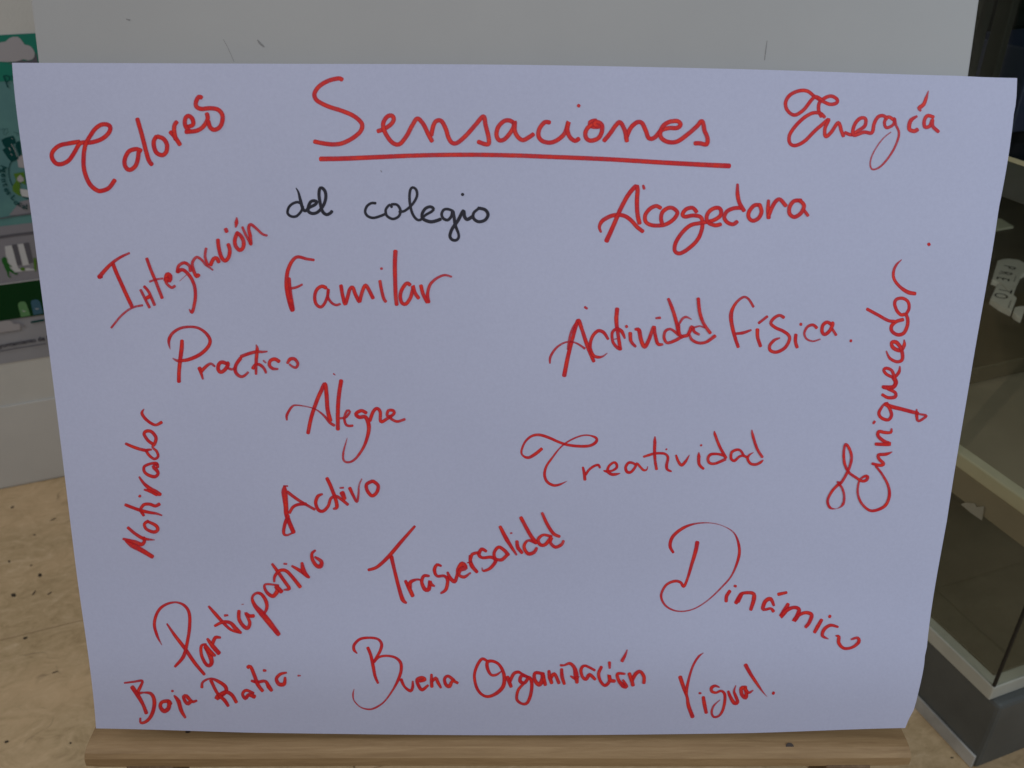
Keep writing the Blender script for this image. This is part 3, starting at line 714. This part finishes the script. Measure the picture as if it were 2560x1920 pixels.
S 310,600/42 340,730/36 380,890/38 420,1020/44 455,1055/26
S 450,840/32 490,920/44 520,985/40
S 490,900/50 500,850/40 560,825/24 600,830/20
S 680,790/28 630,790/34 610,850/36 640,920/42 680,920/44 690,840/34 700,870/40 735,890/20
S 800,690/24 760,680/34 735,730/38 760,790/30 830,790/30 865,830/36 850,920/36 800,960/24
S 865,755/26 890,810/40 935,845/40 960,780/34 970,720/40 1010,670/50 1040,710/50 990,730/44 980,780/30 1030,800/34 1090,760/20
S 1060,660/14 1100,650/20
S 1085,590/26 1100,680/44 1155,750/34
S 1095,620/30 1110,575/34 1165,560/30
S 1245,545/30 1200,525/36 1175,580/38 1210,610/30 1300,605/34 1340,640/40 1290,710/34 1220,740/26 1205,710/12
S 1460,580/44 1430,540/36 1370,505/34 1325,560/34 1340,620/30 1400,630/36 1450,585/36
S 1385,305/34 1450,430/44 1545,580/22
S 1550,450/36 1560,510/40 1600,560/34
S 1490,367/22 1500,367/18
S 1590,215/38 1680,380/40 1740,460/38
S 1740,460/40 1660,440/26 1620,500/34 1660,570/38 1720,555/38 1745,515/30
S 1890,400/30 1810,385/28 1760,430/36 1780,480/36 1830,480/36 1890,410/40 1880,460/32 1930,505/34 1990,480/34 2010,445/28
S 1800,170/30 1850,280/36 1910,370/36 1970,400/30
W dinamico 1620 1280 580 30
S 240,385/26 210,320/34 240,230/34 340,150/30 460,110/18 600,105/10 720,135/8 820,200/16 865,310/28 865,430/30 800,600/20 700,720/18 560,850/14 420,930/14 280,945/16 170,895/22 125,800/26 170,700/26 250,660/28 310,670/28 340,710/30 375,640/26 420,490/34 455,370/40 470,290/42
S 780,755/34 750,800/36 745,850/34
S 825,705/26 838,708/26
S 840,865/40 870,810/40 900,775/30 1000,775/36 1010,830/44 980,930/34
S 900,775/32 860,850/40
S 1200,890/26 1170,830/40 1120,850/40 1095,920/40 1120,930/28 1170,920/26 1195,945/36
S 1245,785/34 1320,768/28
S 1335,880/36 1300,950/56 1265,1000/40 1320,940/40 1390,910/34 1440,930/40 1420,1000/46 1390,1040/40 1430,990/34 1500,960/34 1560,980/40 1540,1050/38 1505,1095/34
S 1655,1030/34 1620,1090/40 1590,1145/34
S 1732,995/34 1736,997/34
S 1810,1095/24 1740,1080/32 1680,1120/36 1665,1180/34 1720,1210/12
S 1790,1180/14 1820,1190/36 1820,1250/36 1870,1300/30 1950,1290/28 2010,1240/36 2000,1200/30 1940,1215/20
W baja_ratio 290 1545 500 38
S 95,718/22 200,705/26 290,695/30 270,760/36 240,830/44 310,825/22 390,840/40 425,930/46 400,1060/44 340,1140/38 275,1160/30 270,1110/26
S 180,765/50 250,870/50 300,960/40 335,1050/44
S 610,950/30 580,920/46 510,930/40 490,980/44 530,1030/50 580,1000/50 590,930/50
S 645,860/24 690,920/50 720,1020/46 765,1100/30
S 620,808/30 630,808/26
S 890,915/28 840,925/36 780,865/44 745,870/36 770,930/40 800,945/50 840,915/30
S 950,765/36 960,710/30 1040,670/24 1130,700/40 1210,760/44 1210,820/44 1120,890/44 1120,870/50 1210,820/44 1280,850/44 1330,930/40
S 1050,690/40 1120,830/36 1200,910/44 1240,970/36
S 1520,830/30 1440,800/36 1400,840/36 1430,890/40 1470,850/44 1530,870/50
S 1460,545/44 1490,540/40 1540,660/44 1570,740/44 1620,805/40
S 1500,695/30 1560,710/36 1650,700/36 1690,760/50 1720,800/40
S 1635,580/34 1655,582/28
S 1885,605/24 1820,620/36 1775,670/40 1800,730/46 1860,730/46 1870,660/30
S 2015,638/24 2038,638/18
W buena 860 1560 400 40
S 180,405/20 140,360/44 140,290/44 220,210/40 350,190/36 470,210/36 520,280/46 500,370/44 450,460/40 410,530/40 480,460/36 580,440/34 700,460/36 780,530/46 790,640/46 750,770/44 670,920/30 560,1070/24 450,1150/30 350,1180/26 230,1150/20 140,1060/20 125,970/26 140,900/12
S 330,330/46 370,430/46 400,570/50 430,720/44 470,815/34
S 790,770/50 840,870/36 920,925/46 950,870/44 950,795/30
S 1160,850/36 1080,910/50 1030,850/50 1010,770/50 1080,740/46 1120,770/50 1050,790/44
S 1210,700/36 1210,790/50 1215,865/50
S 1220,790/44 1270,750/50 1300,810/50 1340,880/34
S 1520,780/50 1440,720/44 1390,760/46 1410,840/50 1460,860/60 1500,790/44 1570,815/40
W organizacion 1160 1540 500 34
S 260,500/30 200,475/36 145,550/36 115,660/34 140,790/36 200,870/32 280,890/34 380,840/44 440,760/46 440,640/42 390,540/34 320,500/34 260,510/40 260,580/40 300,650/32 360,650/30 415,610/16
S 480,680/50 520,780/40
S 510,720/40 550,640/40 600,620/36 640,640/30 700,670/30
S 720,680/30 640,660/40 620,720/44 670,740/40 720,680/40 750,740/40 740,860/40 700,960/36 640,970/30 585,920/36 600,820/34 660,750/30
S 880,640/36 790,630/40 780,700/44 830,760/50 870,700/56 870,640/44 900,760/40
S 940,610/36 950,680/50 970,740/40
S 960,690/40 1000,640/40 1050,740/40
S 1080,590/36 1085,670/44 1110,750/34
S 1070,545/30 1110,545/24 1170,525/36 1220,570/44 1240,650/60 1250,735/40
S 1180,665/20 1230,690/40 1275,670/14
S 1445,600/30 1340,550/30 1295,590/40 1310,670/36 1350,700/40 1390,650/44 1450,700/34
S 1520,565/36 1490,640/40 1510,720/36 1560,770/36 1610,720/40 1605,650/40 1620,710/44 1665,720/40
S 1610,515/36 1612,575/28
S 1805,375/16 1785,430/30 1750,495/44
S 1780,640/26 1700,640/36 1710,710/40 1760,770/56 1800,780/40 1760,710/26
S 1830,640/44 1850,700/46 1870,765/44
S 1860,710/44 1900,640/44 1950,615/40 1990,670/40 1990,740/40
W visual 1640 1560 400 44
S 335,735/60 380,870/56 430,1010/44 450,1130/56 505,1280/60
S 655,400/12 590,450/34 520,560/34 470,700/36 430,870/44 420,960/44
S 600,957/34 620,957/30
S 655,1015/50 670,1110/56 695,1225/50
S 875,875/24 820,855/40 770,880/50 770,930/46 830,950/36 900,925/36 950,970/44 950,1080/44 920,1200/40 870,1270/34 800,1285/34 770,1220/36 800,1130/30 885,1050/14
S 1000,935/40 1030,1010/50 1080,1090/60 1130,1080/50 1100,990/46 1080,930/36 1105,850/16
S 1240,880/60 1180,890/56 1190,980/56 1240,1020/56 1250,950/56 1230,890/50 1280,950/40 1340,920/24
S 1240,570/60 1320,710/50 1400,830/44 1470,930/26 1540,1010/6
S 1622,955/50 1626,957/50'''
words = {}
for line in STROKES.strip().split('\n'):
    tk = line.split()
    if tk[0] == 'W':
        key = tk[1]; X0, Y0, k = float(tk[2]), float(tk[3]), float(tk[4])/2212; dw = float(tk[5]); words[key] = []
    else:
        pts = []
        for q in tk[1:]:
            q, _, w = q.partition('/'); x, y = map(float, q.split(',')); pts.append([x, y, float(w) if w else None])
        if pts[0][2] is None: pts[0][2] = dw
        kn_ = [(i, p[2]) for i, p in enumerate(pts) if p[2]]
        for i, p in enumerate(pts):
            if p[2] is None:
                lo = [q for q in kn_ if q[0] < i]; hi = [q for q in kn_ if q[0] > i]
                if lo and hi: p[2] = lo[-1][1] + (hi[0][1]-lo[-1][1])*(i-lo[-1][0])/(hi[0][0]-lo[-1][0])
                elif lo: p[2] = lo[-1][1]
                elif hi: p[2] = hi[0][1]
                else: p[2] = dw
        words[key].append((dw*k, [(X0+x*k, Y0+y*k, w*k) for x, y, w in pts]))
words['del'], words['colegio'] = words['del_colegio'][:2], words['del_colegio'][2:]
words['baja'], words['ratio'] = words['baja_ratio'][:6], words['baja_ratio'][6:]
TITLES = [('colores', ['colores'], 'red word Colores, slanting up'), ('title', ['sensaciones_a', 'sensaciones_b'], 'large red title Sensaciones'),
 ('underline', ['underline'], 'long red line under the title'), ('del', ['del'], 'thin black word del'), ('col', ['colegio'], 'thin black word colegio'),
 ('a', ['acogadora_a', 'acogadora_b'], 'red word Acogadora'), ('e', ['energia'], 'red word Energía with a looped capital'), ('dot', ['stray_dot'], 'stray red dot'),
 ('i', ['integracion'], 'red word Integración, slanting up'), ('f', ['familar'], 'red word Familar'), ('p', ['practico'], 'red word Practico'),
 ('al', ['alegre'], 'red word Alegre'), ('ac', ['activo'], 'red word Activo'), ('af', ['actividad'], 'red word Actividad'), ('fi', ['fisica'], 'red word física with a full stop'),
 ('en', ['enriquecedor_a', 'enriquecedor_b'], 'red word Enriquecedor written upwards'), ('cr', ['creatividad_a', 'creatividad_b'], 'red word Creatividad with a looped capital'),
 ('mo', ['motivador_a', 'motivador_b'], 'red word Motivador written upwards'), ('pa', ['participativo'], 'red word Participativo, slanting up'),
 ('tr', ['trasversalidad'], 'red word Trasversalidad, slanting up'), ('di', ['dinamico'], 'red word Dinámico, slanting down'), ('ba', ['baja'], 'red word Baja'), ('ra', ['ratio'], 'red word Ratio with a full stop'),
 ('bu', ['buena'], 'red word Buena'), ('or', ['organizacion'], 'red word Organización'), ('vi', ['visual'], 'red word Visual with a full stop')]
for key, parts, label in TITLES:
    st = [s for p in parts for s in words[p]]
    nm = 'underline' if key == 'underline' else 'pen_dot' if key == 'dot' else 'handwritten_word'
    write(nm, st, black_ink if key in ('del', 'col') else red_ink, label, sheet, on_sheet)
def on_panel(px, py, lift=0.0): return hit(px, py, P0 + n*(PO_ + 0.0002 + lift), n)
write('scuff_mark', [(14, [(644, 100, 3), (650, 108, 6), (660, 117, 4)])], graphite, 'short dark scuff above the sheet', easel, on_panel)
write('scuff_mark', [(12, [(558, 98, 1.2), (570, 120, 1.5), (585, 154, 1.5)])], graphite, 'long faint scratch above the sheet', easel, on_panel)
write('scuff_mark', [(9, [(1918, 102, 2.0), (1915, 125, 3.0), (1912, 150, 2.0)])], graphite, 'thin upright scuff near the right end', easel, on_panel)
write('scuff_mark', [(16, [(316, 48, 3), (324, 50, 5)])], graphite, 'small smudge near the left end', easel, on_panel)
write('scuff_mark', [(16, [(952, 426, 2.5), (954, 430, 3)])], graphite, 'tiny grey speck below the title', sheet, on_sheet)

# ------------------------------------------------------------------ glass display cabinet
cab = thing('display_cabinet', K, 'dark glass display cabinet with pale shelf edges, on the floor right of the easel', 'cabinet')
plin = mat('grey_laminate', (0.075, 0.078, 0.072), 0.45); speckle(plin, (0.07, 0.077, 0.074), (0.10, 0.108, 0.104), 12)
edge = mat('shelf_edge_metal', (0.27, 0.26, 0.21), 0.45); speckle(edge, (0.60, 0.56, 0.40), (0.72, 0.68, 0.50), 14, 0.08)
edge2 = mat('frame_metal', (0.16, 0.16, 0.135), 0.4); speckle(edge2, (0.40, 0.40, 0.34), (0.50, 0.50, 0.43), 14, 0.08)
strip = mat('kick_strip', (0.24, 0.235, 0.22), 0.35); speckle(strip, (0.22, 0.22, 0.21), (0.60, 0.59, 0.55), 9, 0.08)
boardm = mat('olive_shelf', (0.17, 0.155, 0.11), 0.5); speckle(boardm, (0.22, 0.19, 0.135), (0.33, 0.285, 0.205), 5, 0.1)
floorb = mat('lower_shelf', (0.15, 0.145, 0.115), 0.5); speckle(floorb, (0.09, 0.08, 0.052), (0.17, 0.148, 0.10), 5, 0.1)
stepm = mat('dark_step', (0.05, 0.042, 0.026), 0.6); speckle(stepm, (0.07, 0.058, 0.032), (0.12, 0.10, 0.06), 5, 0.1)
black = mat('black_lining', (0.007, 0.008, 0.006), 0.8, 0.08); postm = mat('dark_post', (0.012, 0.015, 0.010), 0.6, 0.15)
seal = mat('black_seal', (0.006, 0.006, 0.005), 0.5)
def glassmat(name, tint, refl):
    m = bpy.data.materials.new(name); m.use_nodes = True; nt = m.node_tree; nt.nodes.clear()
    out = nd(m, 'ShaderNodeOutputMaterial'); mx = nd(m, 'ShaderNodeMixShader'); tr = nd(m, 'ShaderNodeBsdfTransparent'); gl = nd(m, 'ShaderNodeBsdfGlossy')
    tr.inputs[0].default_value = (*tint, 1); gl.inputs['Roughness'].default_value = 0.03
    fr = nd(m, 'ShaderNodeFresnel'); fr.inputs[0].default_value = 1.45
    mu = nd(m, 'ShaderNodeMath', operation='MULTIPLY'); lk(m, fr.outputs[0], mu.inputs[0]); mu.inputs[1].default_value = refl
    lk(m, mu.outputs[0], mx.inputs[0]); lk(m, tr.outputs[0], mx.inputs[1]); lk(m, gl.outputs[0], mx.inputs[2]); lk(m, mx.outputs[0], out.inputs[0]); return m
glass = glassmat('pane_glass', (0.93, 0.935, 0.90), 0.12)
glass_sh = glassmat('shelf_glass', (0.85, 0.9, 0.83), 0.3)
DB, DR, TOPZ = 0.95, 1.05, 1.95
B = lambda name, r0, r1, b0, b1, z0, z1, m, bev=0.0015: obox(name, K, CR, CB, UP, r0, r1, b0, b1, z0, z1, m, cab, bev)
B('plinth', 0.004, DR, -0.016, DB, 0.0, 0.1298, plin, 0.006)
B('kick_strip', 0.000, 0.0038, -0.012, DB, 0.0005, 0.024, strip, 0.001)
B('base_frame', -0.002, DR, -0.002, DB, 0.130, 0.1545, edge2, 0.002)
B('base_board', 0.014, DR-0.01, 0.014, DB-0.01, 0.1548, 0.158, floorb, 0.0008)
B('shelf_edge', 0.002, 0.020, 0.003, DB-0.01, 0.410, 0.431, edge, 0.0025)
B('shelf_edge', 0.021, DR-0.01, 0.003, 0.018, 0.410, 0.431, edge, 0.0025)
B('shelf_board', 0.0205, DR-0.012, 0.0185, DB-0.01, 0.412, 0.4295, boardm)
B('shelf_rail', 0.006, 0.010, 0.02, DB-0.02, 0.368, 0.4095, boardm, 0.0008)
B('display_step', 0.03, DR-0.02, 0.292, DB-0.012, 0.430, 0.458, stepm, 0.002)
B('glass_shelf', 0.003, DR-0.01, 0.004, DB-0.01, 0.806, 0.812, glass_sh, 0.0)
B('glass_shelf_trim', 0.0015, 0.0028, 0.004, DB-0.01, 0.8065, 0.8115, edge, 0.0)
B('glass_shelf_rail', 0.004, 0.008, 0.02, DB-0.02, 0.765, 0.8055, plin, 0.0008)
B('glass_pane', -0.0005, 0.0010, 0.003, DB-0.01, 0.1548, TOPZ-0.03, glass, 0.0)
B('glass_pane', 0.006, DR-0.01, -0.0005, 0.0010, 0.1548, TOPZ-0.03, glass, 0.0)
B('corner_seal', -0.001, 0.0025, -0.001, 0.0025, 0.1546, TOPZ-0.03, seal, 0.0)
B('back_lining', 0.0, DR, DB-0.009, DB, 0.155, TOPZ-0.03, black)
B('side_lining', DR-0.009, DR, 0.0, DB-0.01, 0.155, TOPZ-0.03, black)
B('top_board', -0.002, DR, -0.002, DB, TOPZ-0.0295, TOPZ, plin)
def backof(px, py):
    q = hit(px, py, K, CR); return (q - K) @ CB
b0, b1 = backof(2531, 0), backof(2492, 0)
B('post', 0.0015, 0.012, b0, b1, 0.813, TOPZ-0.031, postm, 0.002)
B('post', 0.0015, 0.020, b1+0.02, b1+0.05, 0.813, TOPZ-0.031, postm, 0.002)
# things inside the cabinet
stonew = mat('white_plaque', (0.30, 0.28, 0.245), 0.7); speckle(stonew, (0.66, 0.62, 0.54), (0.78, 0.74, 0.66), 25, 0.3, 0.001)
letter = mat('engraved_letter', (0.02, 0.018, 0.015), 0.6)
ZT = 0.4585
def plaque(name, pts, th, label, cat, m=stonew, z=ZT, bev=0.0012):
    q = [flat(x, y, z+th) for x, y in pts]
    o = prism(name, [p - UP*th for p in q], UP*th, m, None, bev); tag(o, label, cat); return o
pl1 = plaque('plaque', [(2494, 651), (2508, 647), (2523, 646), (2547, 649), (2568, 660), (2566, 680), (2552, 684), (2535, 731), (2521, 726), (2503, 706), (2480, 699), (2484, 686), (2488, 674)], 0.010, 'pale plaque with rounded top and the letters P R E, behind the cabinet glass', 'plaque')
pl2 = plaque('plaque', [(2494, 708), (2505, 712), (2518, 728), (2531, 733), (2542, 744), (2529, 779), (2500, 763), (2476, 747)], 0.010, 'pale square plaque with the letters T O, behind the cabinet glass', 'plaque')
pl3 = plaque('plaque', [(2537, 768), (2547, 766), (2562, 764), (2560, 780), (2554, 795), (2540, 787), (2533, 780)], 0.010, 'small dull plaque beside the lettered ones, cut by the right picture edge', 'plaque')
def dletter(ch, x, y, size, parent, rot):
    O = flat(x, y, ZT+0.0104); A = flat(x+math.cos(rot)*10, y+math.sin(rot)*10, ZT+0.0104); ax = unit(A-O); ay = np.cross(UP, ax)
    t = text_mesh('letter', ch, size, O - ax*size*0.3 - ay*size*0.35, ax, ay, letter, parent); return t
for ch, x, y in (('P', 2524, 669), ('R', 2515, 683), ('E', 2508, 698)): dletter(ch, x, y, 0.030, pl1, math.radians(112))
for ch, x, y in (('T', 2514, 727), ('O', 2504, 738)): dletter(ch, x, y, 0.030, pl2, math.radians(112))
def zline(parent, a, b):
    q = [flat(a[0]-0.8, a[1], ZT+0.0104), flat(a[0]+0.8, a[1], ZT+0.0104), flat(b[0]+0.8, b[1], ZT+0.0104), flat(b[0]-0.8, b[1], ZT+0.0104)]
    mesh('printed_line', q, [(0, 1, 2, 3)], letter, parent)
zline(pl1, (2540, 690), (2535, 705)); zline(pl2, (2528, 750), (2521, 769))
cream = mat('cream_card', (0.80, 0.78, 0.62), 0.6)
plaque('folded_card', [(2470, 545), (2494, 545), (2505, 548), (2534, 566), (2491, 573), (2466, 575)], 0.004, 'cream pointed card lying at the back of the cabinet shelf', 'card', cream, ZT, 0.0)
# small card taped under the shelf rail
cardm = mat('small_card', (0.42, 0.40, 0.37), 0.7)
q = [hit(x, y, K + CR*0.0035, CR) for x, y in [(2402, 1261), (2412, 1257), (2436, 1259), (2440, 1268), (2460, 1266), (2457, 1285), (2454, 1301), (2428, 1283)]]
t_ = prism('price_card', q, CR*0.0008, cardm); tag(t_, 'small torn white card stuck to the rail below the cabinet shelf', 'card')
navy = mat('navy_box', (0.010, 0.016, 0.05), 0.5)
q = flat(2556, 330, 0.8125); rr, bb = (q-K) @ CR, (q-K) @ CB
bx = obox('storage_box', K, CR, CB, UP, rr-0.02, rr+0.16, bb, bb+0.12, 0.8125, 0.8125+0.10, navy, None, 0.003); tag(bx, 'navy blue box on the glass shelf, top right corner of the picture', 'box')
